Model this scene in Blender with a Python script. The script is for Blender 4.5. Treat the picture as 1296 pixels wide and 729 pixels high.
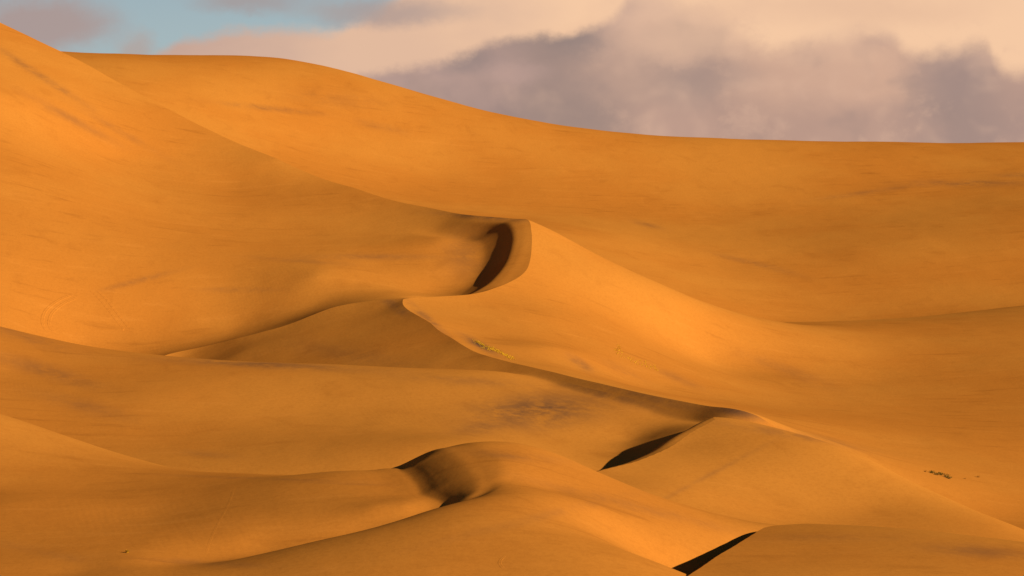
import bpy, math, random
import numpy as np

random.seed(7)
R = math.radians
scene = bpy.context.scene
for o in list(bpy.data.objects):
    bpy.data.objects.remove(o)

# ------------------------------------------------------------------ camera
W_, H_ = 1296.0, 729.0
F = 2923.0                                  # focal length in photo pixels (25 degree lens)
PITCH = math.atan((H_ / 2 - 100) / F)       # horizon lies 100 px below the top edge
CP, SP = math.cos(PITCH), math.sin(PITCH)

cam_d = bpy.data.cameras.new("camera")
cam = bpy.data.objects.new("camera", cam_d)
scene.collection.objects.link(cam)
cam_d.sensor_width = 36
cam_d.lens = 36 * F / W_
cam_d.clip_start = 1
cam_d.clip_end = 60000
cam.location = (0, 0, 0)
cam.rotation_euler = (math.pi / 2 - PITCH, 0, 0)
scene.camera = cam


def at(u, v, d):
    """world point at depth y = d metres seen at photo pixel u, v (u, v, d may be arrays)"""
    u = np.asarray(u, float); v = np.asarray(v, float); d = np.asarray(d, float)
    a = (u - W_ / 2) / F
    b = -(v - H_ / 2) / F
    ry = CP + b * SP
    rz = -SP + b * CP
    k = d / ry
    return np.stack([a * k, d + 0 * k, rz * k], -1)


def project(p):
    y = p[..., 1]; z = p[..., 2]; x = p[..., 0]
    fw = y * CP - z * SP
    up = y * SP + z * CP
    return W_ / 2 + F * x / fw, H_ / 2 - F * up / fw


# ------------------------------------------------------------------ value noise
_rng = np.random.RandomState(11)
_LAT = _rng.rand(256, 256) * 2 - 1


def vnoise(x, y):
    xi = np.floor(x).astype(int); yi = np.floor(y).astype(int)
    fx = x - xi; fy = y - yi
    fx = fx * fx * fx * (fx * (fx * 6 - 15) + 10); fy = fy * fy * fy * (fy * (fy * 6 - 15) + 10)
    g = lambda i, j: _LAT[i & 255, j & 255]
    return (g(xi, yi) * (1 - fx) + g(xi + 1, yi) * fx) * (1 - fy) + (g(xi, yi + 1) * (1 - fx) + g(xi + 1, yi + 1) * fx) * fy


def relief(x, y):
    """wind-blown undulation of the sand, metres"""
    a = R(20)
    p = x * math.cos(a) + y * math.sin(a); q = -x * math.sin(a) + y * math.cos(a)
    z = 0.30 * vnoise(p / 38 + 3, q / 60 + 9) + 0.12 * vnoise(p / 15 + 31, q / 26 + 1)
    z += 0.035 * vnoise(p / 5 + 71, q / 9.0 + 17)
    return z


# ------------------------------------------------------------------ dune surfaces: thin plates through surveyed points
class Plate:
    def __init__(self, pts, lam=1e-4):
        p = np.array([tuple(q) + (0.0,) * (4 - len(q)) for q in pts], float)
        self.P = at(p[:, 0], p[:, 1], p[:, 2])
        if p.shape[1] > 3:
            self.P[:, 2] += p[:, 3]
        self.solve(lam)

    def solve(self, lam):
        X = self.P[:, :2] / 100; n = len(X)
        r2 = ((X[:, None] - X[None]) ** 2).sum(-1)
        K = 0.5 * r2 * np.log(r2 + 1e-12) + lam * np.eye(n)
        Q = np.c_[np.ones(n), X]
        A = np.zeros((n + 3, n + 3)); A[:n, :n] = K; A[:n, n:] = Q; A[n:, :n] = Q.T
        s = np.linalg.solve(A, np.r_[self.P[:, 2], 0, 0, 0])
        self.w, self.c, self.X = s[:n], s[n:], X

    def __call__(self, x, y):
        sh = np.shape(x); x = np.ravel(x) / 100; y = np.ravel(y) / 100
        out = np.empty(len(x))
        for i in range(0, len(x), 20000):
            a = x[i:i + 20000]; b = y[i:i + 20000]
            r2 = (a[:, None] - self.X[None, :, 0]) ** 2 + (b[:, None] - self.X[None, :, 1]) ** 2
            out[i:i + 20000] = (0.5 * r2 * np.log(r2 + 1e-12)) @ self.w + self.c[0] + self.c[1] * a + self.c[2] * b
        return out.reshape(sh)


def spline(pts, n):
    """resample a polyline of (u, v, d) smoothly by chord length"""
    p = np.array(pts, float)
    t = np.r_[0, np.cumsum(np.hypot(np.diff(p[:, 0]), np.diff(p[:, 1])) + 1e-6)]
    m = np.zeros_like(p)
    h = np.diff(t)[:, None]; s = np.diff(p, axis=0) / h
    m[1:-1] = (s[:-1] * h[1:] + s[1:] * h[:-1]) / (h[1:] + h[:-1]); m[0] = s[0]; m[-1] = s[-1]
    q = np.linspace(0, t[-1], n)
    i = np.clip(np.searchsorted(t, q) - 1, 0, len(t) - 2)
    hh = (t[i + 1] - t[i])[:, None]; f = ((q - t[i])[:, None]) / hh
    a = (2 * f ** 3 - 3 * f ** 2 + 1) * p[i] + (f ** 3 - 2 * f ** 2 + f) * hh * m[i]
    return a + (-2 * f ** 3 + 3 * f ** 2) * p[i + 1] + (f ** 3 - f ** 2) * hh * m[i + 1]


def behind(pts, dd, dz, du=0):
    """points lying dd metres farther than a crest and dz metres above it"""
    out = []
    for u, v, d in pts:
        P = at(u, v, d)
        P = P + np.array([du, dd, dz])
        uu, vv = project(P)
        out.append((float(uu), float(vv), float(P[1])))
    return out


# ------------------------------------------------------------------ mesh of one plate, trimmed where another plate dives below it
def dune_mesh(name, plate, u0, u1, nu, ds, under=(), over=(), mat=None, relief_amt=1.0, tag=''):
    """under: plates that must lie above (this one is the lower); ds: depth rows"""
    def surf(x, y):
        return plate(x, y)

    def gap(x, y, z):
        g = np.full(np.shape(x), 1e9)
        for q in under:
            g = np.minimum(g, q(x, y) - z)
        return g

    us = np.linspace(u0, u1, nu)
    U, D = np.meshgrid((us - W_ / 2) / F, ds)
    X = (U * D).ravel(); Y = D.ravel().copy()
    Z = surf(X, Y)
    nr = len(ds)
    idx = np.arange(nr * nu).reshape(nr, nu)
    a = idx[:-1, :-1].ravel(); b = idx[:-1, 1:].ravel(); c = idx[1:, 1:].ravel(); d = idx[1:, :-1].ravel()
    tris = np.r_[np.c_[a, b, c], np.c_[a, c, d]]
    if under:
        G = gap(X, Y, Z)
        ins = G >= 0
        k = ins[tris].sum(1)
        full = tris[k == 3]
        cut = tris[(k == 1) | (k == 2)]
        E = np.r_[cut[:, [0, 1]], cut[:, [1, 2]], cut[:, [2, 0]]]
        E = np.sort(E, 1)
        E = np.unique(E[ins[E[:, 0]] != ins[E[:, 1]]], axis=0)
        if len(E):
            i, j = E[:, 0], E[:, 1]
            lo = np.zeros(len(E)); hi = np.ones(len(E)); glo = G[i]; ghi = G[j]
            for _ in range(4):                       # regula falsi on the true surfaces
                t = lo + (hi - lo) * glo / (glo - ghi)
                x = X[i] + (X[j] - X[i]) * t; y = Y[i] + (Y[j] - Y[i]) * t
                g = gap(x, y, surf(x, y))
                s = np.sign(g) == np.sign(glo)
                lo = np.where(s, t, lo); glo = np.where(s, g, glo); hi = np.where(s, hi, t); ghi = np.where(s, ghi, g)
                glo = np.where(glo == ghi, glo + 1e-9, glo)
            base = len(X)
            key = {(int(p), int(q)): base + n for n, (p, q) in enumerate(E)}
            X = np.r_[X, x]; Y = np.r_[Y, y]; Z = np.r_[Z, surf(x, y)]
            new = []
            for t3 in cut:
                poly = []
                for n in range(3):
                    p, q = int(t3[n]), int(t3[(n + 1) % 3])
                    if ins[p]: poly.append(p)
                    if ins[p] != ins[q]: poly.append(key[(min(p, q), max(p, q))])
                for n in range(1, len(poly) - 1):
                    new.append((poly[0], poly[n], poly[n + 1]))
            tris = np.r_[full, np.array(new, int)]
        else:
            tris = full
    used = np.unique(tris)
    remap = -np.ones(len(X), int); remap[used] = np.arange(len(used))
    tris = remap[tris]; X, Y, Z = X[used], Y[used], Z[used]
    e = 0.25
    f = lambda x, y: plate(x, y) + relief_amt * relief(x, y)
    Zf = f(X, Y)
    gx = (f(X + e, Y) - f(X - e, Y)) / (2 * e); gy = (f(X, Y + e) - f(X, Y - e)) / (2 * e)
    N = np.c_[-gx, -gy, np.ones(len(gx))]; N /= np.linalg.norm(N, axis=1)[:, None]
    co = np.c_[X, Y, Zf]
    me = bpy.data.meshes.new(name)
    me.vertices.add(len(co)); me.vertices.foreach_set("co", co.ravel())
    me.loops.add(len(tris) * 3); me.loops.foreach_set("vertex_index", tris.ravel().astype(np.int32))
    me.polygons.add(len(tris))
    me.polygons.foreach_set("loop_start", np.arange(0, len(tris) * 3, 3, dtype=np.int32))
    me.polygons.foreach_set("loop_total", np.full(len(tris), 3, dtype=np.int32))
    me.update(calc_edges=True)
    me.polygons.foreach_set("use_smooth", np.ones(len(tris), bool))
    me.normals_split_custom_set_from_vertices(N.tolist())
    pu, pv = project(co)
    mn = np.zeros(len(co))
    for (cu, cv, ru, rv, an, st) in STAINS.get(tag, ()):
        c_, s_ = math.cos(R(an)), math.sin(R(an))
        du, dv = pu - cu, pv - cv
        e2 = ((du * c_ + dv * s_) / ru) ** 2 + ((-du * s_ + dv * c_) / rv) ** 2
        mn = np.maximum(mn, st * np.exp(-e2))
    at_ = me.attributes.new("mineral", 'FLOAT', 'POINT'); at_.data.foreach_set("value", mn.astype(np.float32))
    ob = bpy.data.objects.new(name, me)
    scene.collection.objects.link(ob)
    ob["kind"] = "structure"
    if mat: me.materials.append(mat)
    return ob


# ------------------------------------------------------------------ materials
class N:
    """tiny expression wrapper round math nodes"""
    nt = None

    def __init__(self, sock): self.s = sock

    @staticmethod
    def m(op, *a, clamp=False):
        n = N.nt.nodes.new("ShaderNodeMath"); n.operation = op; n.use_clamp = clamp
        for i, q in enumerate(a):
            if isinstance(q, N): N.nt.links.new(q.s, n.inputs[i])
            else: n.inputs[i].default_value = q
        return N(n.outputs[0])

    def __add__(s, o): return N.m('ADD', s, o)
    def __radd__(s, o): return N.m('ADD', o, s)
    def __sub__(s, o): return N.m('SUBTRACT', s, o)
    def __rsub__(s, o): return N.m('SUBTRACT', o, s)
    def __mul__(s, o): return N.m('MULTIPLY', s, o)
    def __rmul__(s, o): return N.m('MULTIPLY', o, s)
    def __truediv__(s, o): return N.m('DIVIDE', s, o)


def step_(x, a, b):
    n = N.nt.nodes.new("ShaderNodeMapRange"); n.interpolation_type = 'SMOOTHSTEP'
    N.nt.links.new(x.s, n.inputs[0]); n.inputs[1].default_value = a; n.inputs[2].default_value = b
    n.inputs[3].default_value = 0; n.inputs[4].default_value = 1
    return N(n.outputs[0])


def noise_(vec, scale, detail=4, rough=0.5, lac=2.0, dist=0.0):
    n = N.nt.nodes.new("ShaderNodeTexNoise"); n.noise_dimensions = '3D'
    N.nt.links.new(vec, n.inputs["Vector"])
    n.inputs["Scale"].default_value = scale; n.inputs["Detail"].default_value = detail
    n.inputs["Roughness"].default_value = rough; n.inputs["Lacunarity"].default_value = lac; n.inputs["Distortion"].default_value = dist
    return N(n.outputs[0])


def vec_(x, y, z=0.0):
    n = N.nt.nodes.new("ShaderNodeCombineXYZ")
    for i, q in enumerate((x, y, z)):
        if isinstance(q, N): N.nt.links.new(q.s, n.inputs[i])
        else: n.inputs[i].default_value = q
    return n.outputs[0]


def mixc(f, a, b):
    n = N.nt.nodes.new("ShaderNodeMix"); n.data_type = 'RGBA'; n.clamp_factor = True
    for i, q in ((0, f), (6, a), (7, b)):
        if isinstance(q, N): N.nt.links.new(q.s, n.inputs[i])
        elif isinstance(q, (tuple, list)): n.inputs[i].default_value = tuple(q[:3]) + (1,)
        else: n.inputs[i].default_value = q
    return N(n.outputs[2])


def srgb(r, g, b, k=1.0):
    f = lambda c: (c / 12.92 if c <= 0.04045 else ((c + 0.055) / 1.055) ** 2.4) * k
    return (f(r / 255), f(g / 255), f(b / 255))


# dark heavy-mineral streaks lying on the sand: centre, radii, tilt, strength
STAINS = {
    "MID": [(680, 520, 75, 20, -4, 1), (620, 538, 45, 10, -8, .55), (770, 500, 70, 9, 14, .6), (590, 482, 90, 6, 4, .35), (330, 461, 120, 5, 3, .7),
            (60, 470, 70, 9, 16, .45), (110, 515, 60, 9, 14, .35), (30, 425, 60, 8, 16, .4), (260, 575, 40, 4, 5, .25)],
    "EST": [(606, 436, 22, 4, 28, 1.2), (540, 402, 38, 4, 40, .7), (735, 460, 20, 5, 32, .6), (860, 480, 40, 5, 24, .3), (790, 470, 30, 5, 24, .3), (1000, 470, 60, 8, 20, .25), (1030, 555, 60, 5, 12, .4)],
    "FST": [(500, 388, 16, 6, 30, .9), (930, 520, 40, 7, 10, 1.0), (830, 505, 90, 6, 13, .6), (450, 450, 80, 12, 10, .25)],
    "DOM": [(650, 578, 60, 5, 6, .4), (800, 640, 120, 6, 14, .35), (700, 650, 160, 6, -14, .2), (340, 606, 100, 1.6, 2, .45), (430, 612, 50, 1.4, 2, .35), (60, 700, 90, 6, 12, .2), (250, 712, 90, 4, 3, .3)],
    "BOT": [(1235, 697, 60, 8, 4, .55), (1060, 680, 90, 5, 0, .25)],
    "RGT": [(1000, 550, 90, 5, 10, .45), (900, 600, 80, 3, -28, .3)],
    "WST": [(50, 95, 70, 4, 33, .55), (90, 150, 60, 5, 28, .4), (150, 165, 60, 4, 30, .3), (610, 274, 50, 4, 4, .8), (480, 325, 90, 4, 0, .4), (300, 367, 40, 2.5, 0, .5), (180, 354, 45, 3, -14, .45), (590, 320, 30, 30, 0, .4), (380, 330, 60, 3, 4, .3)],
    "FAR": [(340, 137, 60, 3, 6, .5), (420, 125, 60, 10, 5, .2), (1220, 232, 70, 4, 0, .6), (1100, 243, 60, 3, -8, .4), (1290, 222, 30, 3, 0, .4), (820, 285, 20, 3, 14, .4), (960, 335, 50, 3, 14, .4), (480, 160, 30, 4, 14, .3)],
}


def sand_material():
    m = bpy.data.materials.new("sand"); m.use_nodes = True
    nt = m.node_tree; bs = nt.nodes["Principled BSDF"]; N.nt = nt
    tc = nt.nodes.new("ShaderNodeTexCoord").outputs["Object"]
    sx = nt.nodes.new("ShaderNodeSeparateXYZ"); nt.links.new(tc, sx.inputs[0])
    x, y, z = N(sx.outputs[0]), N(sx.outputs[1]), N(sx.outputs[2])
    at_ = nt.nodes.new("ShaderNodeAttribute"); at_.attribute_name = "mineral"
    mineral = N(at_.outputs["Fac"])
    drift = vec_(x * 0.8 + y * 0.3, y * 0.55 - x * 0.15, z * 0.6)
    big = noise_(tc, 0.012, 5, 0.55)
    streak = noise_(drift, 0.11, 7, 0.62, dist=0.6)
    fine = noise_(tc, 1.3, 3, 0.7)
    base = mixc(step_(big, 0.35, 0.65), (0.540, 0.197, 0.0275), (0.500, 0.167, 0.0215))
    base = mixc(step_(streak, 0.52, 0.80) * 0.35, base, (0.33, 0.100, 0.012))
    thin = noise_(vec_(x * 0.05 + y * 0.012, y * 0.26 - x * 0.02, z * 0.1), 1.0, 6, 0.6, dist=0.3)
    base = mixc(step_(thin, 0.56, 0.74) * step_(big, 0.42, 0.60) * 0.55, base, (0.31, 0.098, 0.013))
    base = mixc(step_(thin, 0.45, 0.28) * 0.30, base, (0.62, 0.225, 0.036))
    base = mixc(step_(fine, 0.40, 0.75) * 0.30, base, (0.36, 0.115, 0.014))
    base = mixc(step_(noise_(tc, 4.5, 2, 0.7), 0.45, 0.75) * 0.22, base, (0.68, 0.24, 0.035))
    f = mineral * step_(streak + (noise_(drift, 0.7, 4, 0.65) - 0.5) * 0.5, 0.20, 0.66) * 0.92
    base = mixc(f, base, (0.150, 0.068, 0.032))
    nt.links.new(base.s, bs.inputs["Base Color"])
    bs.inputs["Roughness"].default_value = 1
    bs.inputs["Specular IOR Level"].default_value = 0.0
    # wind ripples and grain
    w = nt.nodes.new("ShaderNodeTexWave"); w.wave_type = 'BANDS'; w.bands_direction = 'X'; w.wave_profile = 'SIN'
    nt.links.new(vec_(x + y * 0.25, y, 0.0), w.inputs["Vector"])
    w.inputs["Scale"].default_value = 0.34; w.inputs["Distortion"].default_value = 3.5; w.inputs["Detail"].default_value = 2
    w.inputs["Detail Scale"].default_value = 0.5
    ripple = N(w.outputs[1]) * step_(noise_(tc, 0.03, 3), 0.50, 0.72)
    h = ripple * 0.006 + noise_(drift, 0.35, 4, 0.55) * 0.10 + fine * 0.012
    bp = nt.nodes.new("ShaderNodeBump"); bp.inputs["Strength"].default_value = 0.6; bp.inputs["Distance"].default_value = 1.0
    nt.links.new(h.s, bp.inputs["Height"]); nt.links.new(bp.outputs[0], bs.inputs["Normal"])
    return m


SAND = sand_material()

# ------------------------------------------------------------------ survey of the dunes: (u, v, depth) points
# far dune closing the view
far_crest = [(-500, 60, 1480), (0, 66, 1450), (100, 70, 1345), (220, 71, 1335), (350, 73, 1325), (430, 88, 1305), (500, 108, 1285),
             (580, 132, 1270), (648, 149, 1260), (760, 166, 1260), (900, 175, 1270), (1050, 178.5, 1290), (1296, 180, 1320), (1800, 178, 1350)]
far_pts = far_crest + behind(far_crest, 60, -6) + behind(far_crest[::2], 250, -50)
far_pts += [(200, 120, 1180), (400, 178, 1180), (560, 224, 1160), (650, 243, 1140), (900, 270, 1115), (1100, 254, 1130), (1296, 226, 1160), (1800, 190, 1180),
            (350, 260, 980), (500, 290, 960), (700, 292, 990), (900, 334, 980), (1100, 322, 990), (1296, 294, 1010), (1800, 260, 1020),
            (650, 340, 880), (850, 375, 880), (985, 405, 880), (1100, 402, 890), (1296, 384, 900), (1800, 380, 900),
            (900, 420, 800), (1100, 425, 820), (1296, 410, 820), (600, 390, 800)]
FAR = Plate(far_pts)

# crest running down the big dune on the left, curling round the bowl and out to the left again
c_back = [(-400, -180, 1040), (-200, -80, 985), (0, 28, 930), (50, 52, 915), (100, 76, 900), (200, 131, 868), (270, 166, 843), (350, 201, 812), (450, 238, 775),
          (540, 263, 738), (600, 272, 712), (650, 275, 697), (668, 277, 690)]
c_curl = [(674, 288, 682), (673, 310, 668), (660, 340, 648), (640, 360, 634), (620, 369, 626), (595, 373, 618), (550, 376, 610), (510, 379, 603)]
c_left = [(480, 380, 607), (455, 383, 609), (420, 390, 610), (370, 409, 607), (300, 428, 607), (215, 447, 608), (150, 458, 609)]
f_crest = [(528, 395, 584), (545, 410, 569), (570, 428, 552), (600, 445, 535), (650, 459, 517), (700, 470, 502), (800, 495, 474), (900, 515, 453), (960, 527, 444), (1010, 562, 440)]

w_pts = c_back + c_curl[-3:] + c_left
w_pts += behind(c_back[:-3], 40, 6)
w_pts += [(0, 120, 800), (150, 200, 800), (300, 232, 790), (0, 220, 720), (200, 275, 720), (400, 297, 715), (550, 290, 710),
          (0, 330, 655), (200, 365, 655), (400, 350, 652), (0, 410, 618), (100, 438, 622), (150, 443, 622), (220, 434, 626), (300, 414, 634), (400, 385, 636), (500, 371, 636),
          (-300, 200, 720), (-300, 380, 600), (-300, 60, 820)]
w_pts += [(760, 330, 690, 25), (930, 400, 700, 40), (1296, 420, 760, 60), (1600, 420, 760, 70), (700, 430, 600, 22), (960, 527, 500, 25), (1296, 620, 560, 45), (1600, 660, 450, 60), (1200, 640, 420, 40), (800, 300, 900, 40), (1300, 300, 1000, 80)]
for (u, v, d) in [(668, 277, 690), (673, 310, 668), (660, 340, 648)]:
    w_pts += behind([(u, v, d)], 0, -6.9, -18) + behind([(u, v, d)], 0, -6.9, -27)
w_pts += behind([(640, 360, 634)], 0, -3.6, -18) + [(530, 308, 690), (480, 336, 670)]
WPL = Plate(w_pts)
_cc = at(*np.array([(560, 268, 728), (600, 272, 712), (635, 274.5, 702), (655, 276, 696), (668, 277, 690), (674, 287, 682), (675, 298, 675), (673, 310, 668), (667, 327, 658), (657, 343, 648), (640, 360, 634), (615, 370, 624)]).T)
_cy, _cx, _cz = (spline(_cc[::-1][:, [1, 0, 2]], 300).T)
_pt = spline([(-6, .8, 0), (-3, .45, 0), (0, 0, 0), (3.5, -.52, 0), (5.8, -1.2, 0), (7.1, -2.1, 0), (8.6, -3.25, 0), (10.5, -4.5, 0), (12.5, -5.6, 0), (14.5, -6.5, 0), (17, -7.1, 0), (20, -7.4, 0), (27, -7.5, 0)], 300)
_sm = lambda t, a, b: (lambda f: f * f * (3 - 2 * f))(np.clip((t - a) / (b - a), 0, 1))


def WST(x, y):
    """bowl side of the big dune, with the hooked lee face under the curl"""
    base = WPL(x, y)
    t = np.interp(y, _cy, _cx) - x
    k = 0.65 + 0.35 * _sm(y, 634, 664)
    face = np.interp(y, _cy, _cz) + np.interp(t, _pt[:, 0], _pt[:, 1]) * k
    w = (1 - _sm(t, 13, 26)) * _sm(y, 622, 634) * (1 - _sm(y, 691, 716)) * _sm(t, -14, -6)
    return base + (face - base) * w


e_sil = [(700, 292, 688), (760, 325, 694), (850, 370, 708), (930, 400, 730), (985, 409, 770), (1100, 407, 780), (1296, 388, 790), (1700, 370, 800)]
e_pts = c_back + c_curl + e_sil + f_crest[1:]
e_pts += behind(c_back[1:-3], 40, -16) + behind(e_sil[:4], 30, -7) + behind(e_sil[4:], 60, -7)
e_pts += [(700, 328.5, 662), (760, 345, 664), (850, 378, 668), (700, 400, 610), (610, 400, 598), (620, 430, 565), (700, 440, 560), (700, 464, 522), (800, 430, 617), (800, 480, 560), (800, 489, 540),
          (900, 455, 645), (900, 510, 535), (960, 525, 510), (1000, 480, 632), (1050, 530, 540),
          (1100, 480, 640), (1296, 470, 640), (1700, 460, 640), (1200, 580, 492), (1296, 655, 433), (1600, 660, 440), (1296, 560, 522)]
def zp(u, d, z):
    return behind([(u, 100, d)], 0, z - float(at(u, 100, d)[2]))[0]


e_pts += [(1000, 537, 500), (1060, 556, 490), (1100, 567, 486), (1200, 614, 451)] + [zp(*q) for q in [(990, 430, -70), (1060, 430, -74.5), (1150, 405, -77), (1290, 405, -80), (1600, 405, -80)]]
EST = Plate(e_pts)

f_pts = c_left[:-1] + [(510, 379, 603)] + f_crest
def tilt(u, d):
    x = (u - W_ / 2) / F * d
    return behind([(u, 100, d)], 0, -57.6 + 0.25 * (x + 28.5) + 0.15 * (d - 603) - float(at(u, 100, d)[2]))[0]


f_pts += [tilt(*q) for q in [(200, 590), (300, 590), (400, 590), (480, 590), (300, 560), (400, 560), (500, 560), (300, 530), (450, 530), (540, 530), (450, 500), (560, 500)]]
f_pts += [(700, 487, 493), (800, 510, 468), (900, 526, 449), (850, 540, 446, -4), (800, 525, 455, -4), (900, 535, 440, -3)]
f_pts += behind(c_left, 50, 22) + behind(f_crest, 30, 6) + behind(f_crest[4:], 0, 4, 12)
f_pts += [(-300, 200, 800, 60), (0, 200, 800, 60), (300, 240, 790, 50), (-300, 100, 1000, 90), (300, 150, 1000, 90), (0, 430, 600, 25), (-300, 400, 600, 40), (1296, 600, 560, 25), (1600, 660, 500, 30), (1200, 640, 440, 20), (1000, 400, 770, 50)]
FST = Plate(f_pts)

# long dune floor in the middle
m_rim = [(-400, 300, 560), (-200, 362, 560), (0, 412, 560), (100, 435, 560), (150, 443, 559), (190, 448, 557), (215, 450.5, 554), (300, 455.5, 540), (380, 460, 531), (450, 463, 525), (600, 469, 507), (640, 471, 502)]
m_pts = m_rim + behind(m_rim, 12, -2.5) + behind(m_rim, 40, -12)
m_pts += [(0, 470, 500), (200, 500, 476), (400, 520, 464), (600, 510, 470), (690, 515, 467), (760, 540, 452), (740, 582, 425), (763, 568, 437), (800, 556, 444), (850, 541, 444), (850, 551, 435), (820, 562, 434), (790, 571, 434), (100, 560, 430),
          (280, 602, 395), (450, 605, 390), (620, 565, 410), (700, 487, 491), (760, 502, 478), (820, 515, 466), (880, 539, 438), (900, 552, 427), (820, 590, 419), (700, 595, 410), (-300, 470, 450), (1000, 570, 460), (1000, 640, 400)]
MID = Plate(m_pts)

def MIDS(x, y):
    """the floor, filleted into the foot of the ridge behind it"""
    m = MID(x, y); f = np.minimum(np.minimum(FST(x, y), EST(x, y)), WST(x, y))
    return 0.5 * (m + f + np.sqrt((m - f) ** 2 + 0.5 ** 2)) - 0.06


# right-hand dune with a slip face on its left
r_crest = [(925, 523, 434), (912, 527, 430), (900, 534, 427), (880, 545, 422.5), (850, 566, 414), (810, 584, 400), (765, 596, 386), (730, 605, 375)]
r_crest = [tuple(q) for q in spline(r_crest, 22)]
r_sil = [(930, 530, 430), (1000, 545, 425), (1100, 580, 415), (1200, 630, 400), (1296, 672, 385), (1500, 760, 360)]
r_pts = r_crest[2:] + r_sil + behind(r_sil, 15, -4) + behind(r_sil, 40, -16) + [(900, 600, 393), (1000, 612, 392), (1100, 640, 384), (850, 620, 371), (1000, 660, 366), (1296, 690, 362), (800, 640, 351)]
r_near = lambda pts: [(q[0], q[1], q[2] * 0.988) for q in pts]        # the dune stands a little nearer and higher
RGT = Plate(r_near(r_pts))
rs_pts = r_crest + behind(r_crest, 0, -0.45, -2.4) + behind(r_crest, 0, -1.4, -4.4) + behind(r_crest, 0, -3.3, -7) + behind(r_crest, 0, -8.2, -14) + behind(r_crest, 0, -12.5, -22) + behind(r_crest, 0, 1.5, 4)
RSL = Plate(r_near(rs_pts))

# dome and front dune
d_sil = [(565, 564.5, 316), (590, 560, 317), (625, 558, 316), (660, 561, 316), (700, 571, 316), (760, 596, 316), (850, 632, 314), (950, 660, 311), (1000, 668, 308)]
d_edge = [(600, 629, 285), (570, 640, 282), (520, 655, 278), (470, 672, 275), (400, 686, 272), (330, 700, 270), (250, 713, 266), (180, 718, 262)]
h_rim = [(-300, 420, 390), (-100, 496, 385), (0, 527, 380), (100, 560, 375), (200, 589, 365), (280, 599.5, 352), (340, 600.5, 340), (400, 601, 326)]
d_pts = h_rim + d_sil
d_pts += behind(h_rim, 10, -2) + behind(h_rim, 30, -9) + behind(d_sil, 10, -2.5) + behind(d_sil, 25, -9)
d_edge = [tuple(q) for q in spline(d_edge, 14)]
d_pts += d_edge
for q, k in zip(d_edge, (.5, 1, 1, 1, .97, .94, .9, .82, .7, .55, .4, .25, .15, .1)):
    d_pts += behind([q], 2.0, -1.15 * k, -.8) + behind([q], 6, -1.35 * k, -1.5)
rim = [(556, 567, 322), (566, 564.5, 318), (577, 564.5, 314), (590, 569, 310), (600, 577, 305.5), (608, 586, 301), (614, 596, 296.5), (617, 606, 292), (614, 618, 288), (600, 629, 284.5), (575, 638, 281)]
for (u, v, d), k in zip(rim[:9], (1, 1, 1, 1, 1, 1, .95, .82, .68)):
    d_pts += [(u, v, d)] + behind([(u, v, d)], 0, -3.05 * k, -10) + behind([(u, v, d)], 0, -3.2 * k, -14)
d_pts += behind([(456, 598.5, 318)], 10, -2.2) + behind([(456, 598.5, 318)], 25, -8) + behind([(510, 590, 318)], 10, -2.2) + behind([(510, 590, 318)], 25, -8)
d_pts += [(645, 580, 303), (640, 606, 292), 
          (640, 566, 311), (700, 590, 304), (700, 620, 292), (600, 729, 245), (300, 740, 248), (800, 729, 247), (800, 702, 257), (740, 640, 283), (850, 690, 284), (905, 690, 291), (920, 680, 296), (100, 745, 248), (850, 722, 279), (940, 690, 296),
          (100, 620, 322), (200, 650, 300), (300, 680, 280), (100, 690, 279), (100, 724, 262), (0, 640, 306), (-200, 640, 310), (0, 716, 266), (-200, 729, 262)]
d_pts += [zp(*q) for q in [(-300, 165, -58), (100, 165, -56.5), (648, 165, -55), (1000, 165, -57)]]
DPL = Plate(d_pts)
_rc = at(*np.array(rim).T)
_ry, _rx, _rz = (spline(_rc[::-1][:, [1, 0, 2]], 300).T)
_pd = spline([(-6, .9, 0), (-3, .32, 0), (0, 0, 0), (2.0, -.28, 0), (4.0, -.92, 0), (6.0, -1.82, 0), (7.4, -2.55, 0), (8.3, -2.90, 0), (9.6, -3.05, 0), (14, -3.2, 0)], 300)


def DOM(x, y):
    """dome and front dune, with the hollow lee side left of the dome's rim"""
    base = DPL(x, y)
    t = np.interp(y, _ry, _rx) - x
    k = 0.78 + 0.22 * _sm(y, 285, 298)
    t = t * (1 + 0.30 * _sm(y, 311, 317) + 0.65 * (1 - _sm(y, 286, 297)))      # steeper at both ends of the hollow
    face = np.interp(y, _ry, _rz) + np.interp(t, _pd[:, 0], _pd[:, 1]) * k
    w = (1 - _sm(t, 8, 13)) * _sm(t, -4, 1) * _sm(y, 281, 287) * (1 - _sm(y, 318, 324))
    return base + (face - base) * w


# right front dune
b_crest = [(1000, 663, 304), (985, 664.5, 302), (968, 668, 299), (945, 681, 286), (920, 697, 273), (895, 713, 263), (868, 731, 252), (840, 750, 242)]
b_crest = [tuple(q) for q in spline(b_crest, 22)]
b_sil = [(1000, 664, 304), (1050, 665, 303), (1100, 667, 301), (1200, 675, 297), (1296, 686, 293), (1500, 710, 290)]
b_pts = b_crest[5:] + b_sil + behind(b_sil, 8, -1.6) + behind(b_sil, 25, -8) + [(1100, 700, 272), (1000, 700, 272), (1000, 729, 254), (1296, 729, 260), (1500, 750, 260), (920, 740, 248)]
b_pts += [zp(*q) for q in [(900, 165, -55), (1200, 165, -56), (1500, 165, -57)]]
BOT = Plate(b_pts)
bs_pts = b_crest + behind(b_crest, 0, -1.2, -1.8) + behind(b_crest, 0, -3.6, -5) + behind(b_crest, 0, -7.5, -10) + behind(b_crest, 0, 1.4, 3)
BSL = Plate(bs_pts)


def rows(a, b, n):
    return np.linspace(a, b, n)


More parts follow.
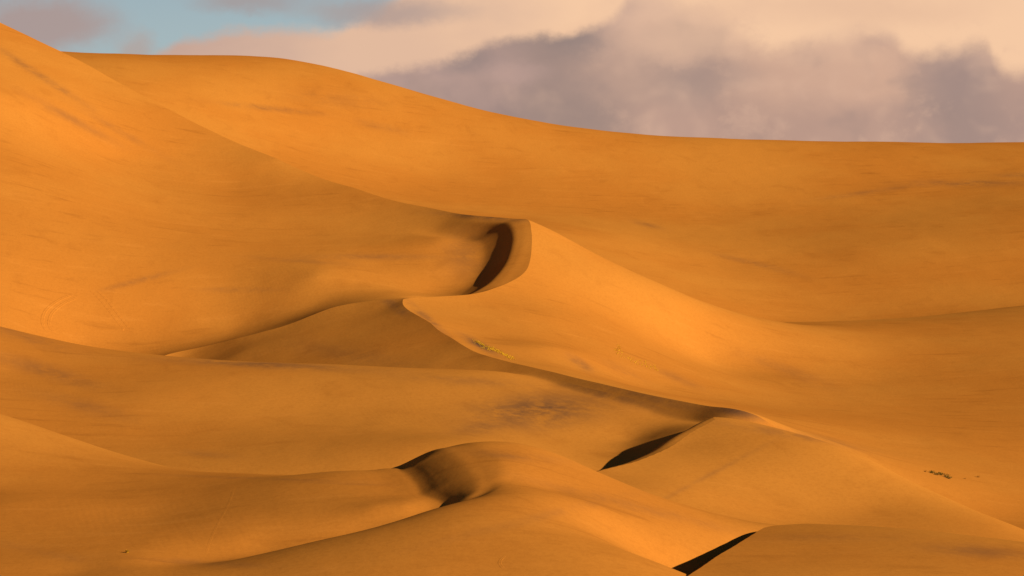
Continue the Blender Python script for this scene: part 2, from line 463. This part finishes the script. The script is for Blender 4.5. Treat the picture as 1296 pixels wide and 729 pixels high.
dune_mesh("dune", FAR, -450, 1750, 500, rows(780, 1560, 220), mat=SAND, tag="FAR")
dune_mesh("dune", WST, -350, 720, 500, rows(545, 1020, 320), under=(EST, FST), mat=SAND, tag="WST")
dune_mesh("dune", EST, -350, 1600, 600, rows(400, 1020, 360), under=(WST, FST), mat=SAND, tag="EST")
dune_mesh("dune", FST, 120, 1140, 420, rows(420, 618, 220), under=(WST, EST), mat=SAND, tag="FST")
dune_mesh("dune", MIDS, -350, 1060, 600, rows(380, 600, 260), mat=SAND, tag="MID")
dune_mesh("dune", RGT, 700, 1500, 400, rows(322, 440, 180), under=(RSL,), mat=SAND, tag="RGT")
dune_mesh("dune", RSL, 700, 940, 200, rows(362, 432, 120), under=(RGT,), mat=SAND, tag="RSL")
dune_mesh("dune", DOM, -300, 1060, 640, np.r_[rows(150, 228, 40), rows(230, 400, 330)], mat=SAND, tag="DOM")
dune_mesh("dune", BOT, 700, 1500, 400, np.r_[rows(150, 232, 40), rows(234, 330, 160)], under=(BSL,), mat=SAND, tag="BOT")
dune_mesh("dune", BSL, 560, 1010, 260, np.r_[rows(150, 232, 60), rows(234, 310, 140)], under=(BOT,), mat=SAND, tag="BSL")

gm = bpy.data.meshes.new("ground")
_gy = [(-3000, -150), (1600, -150), (3000, -240), (12000, -1000), (40000, -3600)]      # the land falls away beyond the dunes
gm.from_pydata([(x_, y_, z_) for y_, z_ in _gy for x_ in (-25000, 25000)], [], [(2 * i_, 2 * i_ + 1, 2 * i_ + 3, 2 * i_ + 2) for i_ in range(len(_gy) - 1)])
gm.materials.append(SAND)
ground = bpy.data.objects.new("ground", gm); scene.collection.objects.link(ground); ground["kind"] = "structure"


def top_of(plate, x, y):
    x = np.atleast_1d(np.asarray(x, float)); y = np.atleast_1d(np.asarray(y, float))
    return plate(x, y) + relief(x, y)


def pick(plate, u, v, d0, d1):
    """first place along the sight line of photo pixel u, v where the sand lies"""
    d = np.linspace(d0, d1, 1500)
    P = at(np.full_like(d, u), np.full_like(d, v), d)
    g = P[:, 2] - top_of(plate, P[:, 0], P[:, 1])
    k = np.where((g[:-1] > 0) & (g[1:] <= 0))[0]
    k = k[0] if len(k) else int(np.argmin(abs(g)))
    return P[k]


def plain(name, rgb, rough=0.9, var=0.35):
    m = bpy.data.materials.new(name); m.use_nodes = True; N.nt = m.node_tree
    bs = m.node_tree.nodes["Principled BSDF"]; bs.inputs["Roughness"].default_value = rough
    bs.inputs["Specular IOR Level"].default_value = 0.1
    tc = m.node_tree.nodes.new("ShaderNodeTexCoord").outputs["Object"]
    f = noise_(tc, 9.0, 3, 0.6)
    c = mixc(step_(f, 0.3, 0.7), tuple(q * (1 - var) for q in rgb), tuple(q * (1 + var) for q in rgb))
    m.node_tree.links.new(c.s, bs.inputs["Base Color"])
    return m


LEAF = plain("shrub_leaf", (0.15, 0.135, 0.018))
TWIG = plain("shrub_twig", (0.12, 0.07, 0.03))
YEL = plain("yellow_grass", (0.62, 0.33, 0.010), 0.8, 0.3)
DRY = plain("dry_grass", (0.30, 0.125, 0.014))


def mesh_ob(name, verts, faces, mat, parent=None):
    me = bpy.data.meshes.new(name); me.from_pydata([tuple(map(float, v)) for v in verts], [], faces); me.update()
    me.materials.append(mat)
    o = bpy.data.objects.new(name, me); scene.collection.objects.link(o)
    if parent is not None: o.parent = parent
    return o


def blades(vs, fs, base, n, h, spread, lean, w, rng):
    for _ in range(n):
        a = rng.uniform(0, 6.283); r = spread * math.sqrt(rng.random()); l = h * rng.uniform(0.55, 1.1)
        p = np.array([base[0] + r * math.cos(a), base[1] + r * math.sin(a), base[2] - 0.05])
        b = rng.uniform(0, 6.283); k = lean * rng.uniform(0.2, 1)
        t = np.array([math.cos(b) * k, math.sin(b) * k, 1.0]); t /= np.linalg.norm(t)
        side = np.array([math.cos(b + 1.57), math.sin(b + 1.57), 0]) * w / 2
        m_ = p + t * l * 0.55; e_ = p + t * l + np.array([math.cos(b) * k * l * 0.3, math.sin(b) * k * l * 0.3, -0.1 * l])
        i = len(vs); vs += [p - side, p + side, m_ + side * 0.8, m_ - side * 0.8, e_]
        fs += [(i, i + 1, i + 2, i + 3), (i + 3, i + 2, i + 4)]


def thing(name, loc, label, cat, group=None):
    o = bpy.data.objects.new(name, None); scene.collection.objects.link(o); o.location = tuple(map(float, loc))
    o.empty_display_size = 0.3
    o["label"] = label; o["category"] = cat
    if group: o["group"] = group
    return o


def shrub(u, v, d0, d1, plate, lobes, label, seed):
    rng = random.Random(seed)
    P = pick(plate, u, v, d0, d1)
    root = thing("green_shrub", P, label, "shrub", "green shrubs on the far slope")
    for (ox, oy, h, rad) in lobes:
        tv, tf, lv, lf = [], [], [], []
        zb = float(top_of(plate, P[0] + ox, P[1] + oy)[0] - P[2])
        for _ in range(7):                           # twigs fanning out of the sand
            a = rng.uniform(0, 6.283); k = rng.uniform(0.2, 0.8) * rad
            e_ = np.array([ox + k * math.cos(a), oy + k * math.sin(a), zb + h * rng.uniform(0.5, 0.95)])
            b_ = np.array([ox + 0.1 * k * math.cos(a), oy + 0.1 * k * math.sin(a), zb - 0.15])
            i = len(tv)
            for q, r in ((b_, 0.03), (e_, 0.01)):
                tv += [q + np.array([r * math.cos(t), r * math.sin(t), 0]) for t in (0, 2.09, 4.19)]
            tf += [(i + m, i + (m + 1) % 3, i + 3 + (m + 1) % 3, i + 3 + m) for m in range(3)]
            for _ in range(38):                      # leaves along the upper twig
                t = rng.uniform(0.35, 1.1); c = b_ + (e_ - b_) * t + np.array([rng.gauss(0, .10), rng.gauss(0, .10), rng.gauss(0, .07)])
                s_ = rng.uniform(0.04, 0.10); n1_ = np.array([rng.gauss(0, 1) for _ in range(3)]); n1_ /= np.linalg.norm(n1_)
                n2_ = np.cross(n1_, [0.3, 0.5, 0.8]); n2_ /= np.linalg.norm(n2_)
                i2 = len(lv); lv += [c - n1_ * s_, c + n2_ * s_ * .5, c + n1_ * s_, c - n2_ * s_ * .5]; lf.append((i2, i2 + 1, i2 + 2, i2 + 3))
        mesh_ob("stem", tv, tf, TWIG, root); mesh_ob("foliage", lv, lf, LEAF, root)


shrub(1182.5, 601, 460, 700, EST, [(-0.5, 0.8, 0.45, 0.7), (0.35, -0.3, 0.75, 1.0)], "dark green shrub on the right slope, left and higher of the close pair", 3)
shrub(1194, 606.5, 460, 700, EST, [(-0.3, 1.2, 0.6, 0.7), (0.4, -0.3, 0.85, 1.0), (0.9, -1.4, 0.45, 0.8)], "dark green shrub on the right slope, right and lower of the close pair", 5)

rngp = random.Random(21)
dry_spots = [(1171, 597, .5, "faint low dry tuft just left of the pair of green shrubs"),
             (1221, 606, .4, "small dry tuft right of the green shrubs, nearer of the two there"),
             (1238, 604, .7, "dark dry tuft standing alone right of the green shrubs")]
low = [(1250, 640, .3), (1257, 643, .35), (1261, 646, .3), (1254, 648, .3), (1276, 648.5, .6), (1287, 650, .45), (1270, 641, .3), (1243, 637, .25), (1289, 640, .25), (1262, 637, .25), (1281, 656, .3), (1268, 652, .3)]
for (u, v, h, lab) in dry_spots + [(a, b, c, None) for a, b, c in low]:
    P = pick(EST, u, v, 450, 700)
    vs, fs = [], []
    blades(vs, fs, (0, 0, 0), 40, h * (0.9 if lab else 0.55), h * 0.45, 0.9, 0.035, rngp)
    o = mesh_ob("dry_tuft", vs, fs, DRY); o.location = tuple(map(float, P)); o["category"] = "grass tuft"
    o["label"] = lab or "tiny dry grass tuft scattered on the sand by the right edge, below the green shrubs"
    o["group"] = "dry tufts near the green shrubs" if lab else "tiny dry tufts scattered near the right edge"

P = pick(DOM, 160.5, 699.5, 240, 330)
root = thing("dry_bush", P, "small brown dry bush alone on the smooth sand at lower left", "bush")
vs, fs = [], []; blades(vs, fs, (0, 0, 0), 160, 0.50, 0.10, 0.75, 0.02, rngp); mesh_ob("stalks", vs, fs, DRY, root)
vs, fs = [], []; blades(vs, fs, (0.08, 0, 0), 70, 0.55, 0.16, 0.9, 0.015, rngp); mesh_ob("yellow_stalks", vs, fs, YEL, root)


def grass_patch(plate, spots, n, d0, d1, h, name_label):
    vs, fs = [], []
    for _ in range(n):
        u, v, ru, rv, an = rngp.choice(spots)
        a = rngp.uniform(0, 6.283); r = math.sqrt(rngp.random())
        du, dv = ru * r * math.cos(a), rv * r * math.sin(a)
        c_, s_ = math.cos(R(an)), math.sin(R(an))
        P = pick(plate, u + du * c_ - dv * s_, v + du * s_ + dv * c_, d0, d1)
        blades(vs, fs, P, 9, h * rngp.uniform(0.6, 1.2), 0.22, 0.7, 0.045, rngp)
    o = mesh_ob("yellow_grass", vs, fs, YEL); o["kind"] = "stuff"
    o["label"] = name_label; o["category"] = "grass"


grass_patch(EST, [(612, 438.5, 14, 2.6, 24), (606, 434, 8, 1.2, 24), (628, 444, 12, 2.0, 26), (644, 452, 8, 2.2, 26)], 150, 480, 640, 0.55, "yellow green grass growing in a narrow strip just behind the dark ridge")
grass_patch(EST, [(790, 450, 13, 3.5, 24), (808, 458, 16, 4.0, 20), (822, 463, 14, 4.0, 24), (782, 442, 4, 6, 0)], 85, 480, 680, 0.45, "sparse yellow grass scattered on the bright slope right of the centre")


def track(name, plate, pts, d0, d1, gauge, width=0.34, berm=0.10, n=120):
    """wheel ruts or a footpath pressed into the sand: low raised edges along a line"""
    q = spline([(u, v, 0) for u, v in pts], n)
    C_ = np.array([pick(plate, u, v, d0, d1) for u, v, _ in q])
    k = np.ones(9) / 9
    for a in range(3): C_[4:-4, a] = np.convolve(C_[:, a], k, 'valid')
    T = np.gradient(C_[:, :2], axis=0); T /= np.linalg.norm(T, axis=1)[:, None] + 1e-9
    Nn = np.c_[-T[:, 1], T[:, 0]]
    vs, fs = [], []
    prof = [(-0.62, -0.02), (-0.42, 1.0), (-0.15, 0.15), (0.15, 0.15), (0.42, 1.0), (0.62, -0.02)]
    for off in gauge:
        b = len(vs)
        for i_ in range(n):
            for w, hh in prof:
                xy = C_[i_, :2] + Nn[i_] * (off + w * width * 1.6)
                fade = min(1, i_ / 10, (n - 1 - i_) / 10)
                vs.append((xy[0], xy[1], float(top_of(plate, xy[0], xy[1])[0]) + hh * berm * fade * (0.7 + 0.3 * math.sin(i_ * 0.7 + off)) - (0.004 if hh < 0 else 0)))
        m_ = len(prof)
        fs += [(b + i_ * m_ + j_, b + i_ * m_ + j_ + 1, b + (i_ + 1) * m_ + j_ + 1, b + (i_ + 1) * m_ + j_) for i_ in range(n - 1) for j_ in range(m_ - 1)]
    o = mesh_ob(name, vs, fs, SAND); o["kind"] = "structure"
    for p_ in o.data.polygons: p_.use_smooth = True


track("tire_tracks", WST, [(96, 374), (74, 384), (60, 398), (58, 410), (68, 424)], 580, 800, (-0.9, 0.9), 0.5, 0.12)
track("tire_tracks", WST, [(118, 366), (130, 378), (146, 398), (162, 418)], 580, 800, (-0.8, 0.8), 0.4, 0.09)
track("footprints", DOM, [(297, 616), (288, 640), (276, 662), (266, 684), (260, 702)], 250, 380, (0.0,), 0.20, 0.012)
track("footprints", DOM, [(640, 702), (632, 712), (640, 722)], 230, 300, (0.0,), 0.22, 0.03, 40)

# ------------------------------------------------------------------ light
EL, AZ = R(22.5), R(33)      # elevation; azimuth measured from +X towards the camera side
S = np.array([math.cos(EL) * math.cos(AZ), -math.cos(EL) * math.sin(AZ), math.sin(EL)])
sl = bpy.data.lights.new("sun", 'SUN'); sl.energy = 5; sl.angle = R(0.5); sl.color = (1, 0.89, 0.68)
so = bpy.data.objects.new("sun", sl); scene.collection.objects.link(so)
from mathutils import Vector
so.rotation_euler = Vector(S).to_track_quat('Z', 'Y').to_euler()

EXPO = 0.50
BG = 0.05
wd = bpy.data.worlds.new("World"); scene.world = wd; wd.use_nodes = True
nt = wd.node_tree; N.nt = nt
sky = nt.nodes.new("ShaderNodeTexSky"); sky.sky_type = 'NISHITA'; sky.sun_disc = False
sky.air_density = 0.35; sky.dust_density = 0.05; sky.ozone_density = 3.0
sky.sun_elevation = EL; sky.sun_rotation = R(90) + AZ
bg = nt.nodes["Background"]; bg.inputs[1].default_value = BG
gen = nt.nodes.new("ShaderNodeTexCoord").outputs["Generated"]
sx = nt.nodes.new("ShaderNodeSeparateXYZ"); nt.links.new(gen, sx.inputs[0])
dx, dy, dz = (N(sx.outputs[i]) for i in range(3))
dyc = N.m('MAXIMUM', dy, 0.05)
# bearing and elevation tangents of the sky direction, in hundredths of the lens's focal length
U = dx / dyc * (F / 100) + 6.48
V = 1.0 - dz / dyc * (F / 100)
K = 1.0 / (BG * 2 ** EXPO)


def col(r, g, b): return srgb(r, g, b)


def curve(x, lo, hi, pts, ylo, yhi):
    """a hand-drawn outline: y over x"""
    n = nt.nodes.new("ShaderNodeFloatCurve")
    c = n.mapping.curves[0]
    P = [((a - lo) / (hi - lo), (b - ylo) / (yhi - ylo)) for a, b in pts]
    c.points[0].location = P[0]; c.points[1].location = P[-1]
    for q in P[1:-1]: c.points.new(*q)
    n.mapping.use_clip = False
    n.mapping.update()
    t = (x - lo) * (1.0 / (hi - lo))
    nt.links.new(N.m('ADD', t, 0.0, clamp=True).s, n.inputs["Value"])
    return N(n.outputs[0]) * (yhi - ylo) + ylo


pv = vec_(U, V * 1.5, 0.0)
n1 = noise_(pv, 0.9, 7, 0.58)
n2 = noise_(vec_(U + 7.3, V * 1.3 + 2.0, 0.0), 1.1, 7, 0.6)
n3 = noise_(vec_(U * 0.8 + 3.1, V * 1.6 + 9.0, 0.5), 0.55, 5, 0.5)
nf = noise_(vec_(U, V, 2.0), 5.0, 5, 0.6)
Uw = U + (n2 - 0.5) * 0.7
Vw = V + (n1 - 0.5) * 0.55 + (nf - 0.5) * 0.10


def blob(u, v, ru, rv, soft=0.6):
    a = (Uw - u) * (1.0 / ru); b = (Vw - v) * (1.0 / rv)
    d = N.m('SQRT', a * a + b * b)
    return 1.0 - step_(d, 1.0 - soft, 1.0 + soft * 0.5)


c = mixc(step_(V, -1.0, 0.9), col(150, 172, 184), col(166, 184, 188))
# thin mauve puffs in the clear gap
c = mixc(blob(0.5, 0.30, 1.0, 0.42) * 0.9, c, col(172, 150, 145))
c = mixc(blob(1.75, 0.62, 0.30, 0.24, .8) * 0.7, c, col(180, 160, 152))
c = mixc(blob(3.1, 0.0, 0.75, 0.17, .8) * 0.75, c, col(166, 152, 150))
# high peach sheet
top = curve(U, -6, 20, [(-6, 1.5), (1.4, 1.1), (2.0, 0.66), (2.4, 0.46), (3.2, 0.36), (3.8, 0.40), (4.4, 0.30), (4.8, 0.10), (5.2, -0.2), (6.0, -0.9), (20, -3)], -3, 2)
hi_c = mixc(step_(U + (n3 - 0.5) * 4.0, 1.5, 4.8), col(196, 164, 150), col(226, 186, 158))
hi_c = mixc(step_(U + (n3 - 0.5) * 4.0 - V * 0.9, 5.0, 7.4), hi_c, col(245, 201, 164))
c = mixc(step_(Vw - top, -0.10, 0.16), c, hi_c)
c = mixc(blob(4.9, 0.16, 1.25, 0.20, .9) * 0.75, c, col(172, 152, 146))
c = mixc(blob(11.0, 0.10, 1.6, 0.25, .9) * 0.35, c, col(214, 172, 146))
c = mixc(step_(n3 + (n1 - 0.5) * 0.6, 0.42, 0.7) * step_(U, 5.0, 8.0) * 0.35, c, col(222, 180, 152))
# the big bank of dark cloud
ed = curve(U, 0, 16, [(0, 1.6), (3.6, 1.25), (4.4, 0.98), (4.9, 0.86), (5.7, 0.74), (6.0, 0.64), (6.4, 0.46), (6.8, 0.40), (7.15, 0.44), (7.4, 0.34), (7.7, 0.26), (7.85, 0.08), (8.1, -0.12),
                      (8.7, 0.02), (9.0, 0.08), (9.25, 0.30), (9.5, 0.48), (9.75, 0.58), (10.0, 0.50), (10.6, 0.38), (10.9, 0.32), (11.25, 0.40), (11.45, 0.62), (11.6, 0.66), (12.0, 0.58), (12.4, 0.54), (12.6, 0.76), (12.96, 0.86), (16, 0.4)], -1, 2)
def ramp(x, lo, hi, stops):
    n = nt.nodes.new("ShaderNodeValToRGB"); n.color_ramp.interpolation = 'EASE'
    e = n.color_ramp.elements
    e.remove(e[1])
    e[0].position = (stops[0][0] - lo) / (hi - lo); e[0].color = srgb(*stops[0][1]) + (1,)
    for p, c_ in stops[1:]:
        q = e.new((p - lo) / (hi - lo)); q.color = srgb(*c_) + (1,)
    nt.links.new(((x - lo) * (1 / (hi - lo))).s, n.inputs[0])
    return N(n.outputs[0])


Ub = U + (n3 - 0.5) * 0.9 + (n2 - 0.5) * 0.6
Vb = V + (n2 - 0.5) * 0.7 + (n3 - 0.5) * 0.5
r0 = ramp(Ub, 3, 14, [(3.0, (190, 160, 150)), (5.6, (164, 142, 135)), (7.1, (150, 131, 125)), (7.7, (196, 163, 147)), (8.3, (230, 189, 160)), (9.3, (236, 193, 160)), (10.6, (226, 185, 156)), (11.3, (222, 180, 153)), (12.0, (192, 159, 143)), (13.2, (216, 175, 150))])
r1 = ramp(Ub, 3, 14, [(3.0, (184, 156, 147)), (5.4, (178, 150, 142)), (6.4, (172, 145, 137)), (7.0, (156, 134, 127)), (7.9, (186, 154, 138)), (8.8, (176, 148, 135)), (9.8, (208, 168, 145)), (11.0, (214, 172, 147)), (12.0, (156, 134, 127)), (12.9, (184, 151, 137))])
r2 = ramp(Ub, 3, 14, [(3.0, (176, 150, 143)), (6.3, (152, 131, 127)), (7.4, (158, 135, 126)), (8.6, (190, 155, 139)), (9.6, (183, 149, 134)), (11.0, (188, 153, 137)), (12.2, (160, 136, 129)), (13.0, (172, 143, 133))])
bank = mixc(step_(Vb, 0.25, 0.95), r0, r1)
bank = mixc(step_(Vb, 1.0, 1.6), bank, r2)
puff = noise_(vec_(U, V * 1.2, 4.0), 1.6, 7, 0.58, dist=0.25)
lowa = noise_(vec_(U, V * 1.15, 4.0), 1.15, 3, 0.45, dist=0.2)
lowb = noise_(vec_(U + 0.22, V * 1.15 - 0.26, 4.0), 1.15, 3, 0.45, dist=0.2)
rel = lowa - lowb + (puff - 0.5) * 0.10          # billows catch the sun on their upper right
bank = mixc(step_(rel, 0.0, 0.30) * 0.42, bank, col(138, 122, 120))
bank = mixc(step_(rel, 0.0, -0.30) * 0.50, bank, col(228, 187, 160))
bank = mixc(step_(puff, 0.45, 0.8) * 0.15, bank, col(222, 182, 156))
bank = mixc(0.18, bank, col(194, 157, 138))
for u_, v_, ru_, rv_, a_, c_ in [(7.3, .52, .38, .26, .65, (139, 124, 121)), (5.9, .80, .45, .16, .5, (146, 129, 126)), (6.55, .92, .5, .16, .45, (196, 162, 150)), (8.15, .45, .6, .3, .5, (218, 178, 153)),
                             (7.2, 1.38, .8, .26, .45, (154, 132, 125)), (9.0, .98, .7, .22, .4, (160, 136, 128)), (12.1, 1.05, .6, .42, .3, (156, 134, 128)), (10.8, .62, .5, .2, .4, (222, 180, 153)), (11.2, .48, .35, .12, .4, (186, 153, 139)), (8.75, .50, .65, .30, .6, (226, 185, 156)), (12.0, 1.0, .6, .4, .25, (178, 148, 137))]:
    bank = mixc(blob(u_, v_, ru_, rv_, .8) * a_, bank, col(*c_))
left = 1.0 - step_(U, 7.2, 8.2)
dep = Vw * 0.6 + (V + (nf - 0.5) * 0.20 + (puff - 0.5) * 0.5) * 0.4 - ed
soft = left * -0.12 + 0.30
c = mixc(step_(dep / soft, -0.45, 0.75), c, bank)
# wisps torn off the lobes
wisp = step_(puff + (nf - 0.5) * 0.3, 0.52, 0.72) * step_(dep, -0.45, 0.0) * (1.0 - left)
c = mixc(wisp * 0.35, c, col(214, 174, 150))
vs = nt.nodes.new("ShaderNodeVectorMath"); vs.operation = 'SCALE'; vs.inputs[3].default_value = K
nt.links.new(c.s, vs.inputs[0]); c = N(vs.outputs[0])
# the bank only stands ahead; elsewhere the open sky
front = step_(dy, 0.55, 0.85) * (1.0 - step_(dz, 0.08, 0.22))
fin = mixc(front, N(sky.outputs[0]), c)
nt.links.new(fin.s, bg.inputs[0])

scene.cycles.diffuse_bounces = 1
scene.view_settings.view_transform = 'Standard'
scene.view_settings.look = 'None'
scene.view_settings.exposure = EXPO
scene.view_settings.gamma = 1
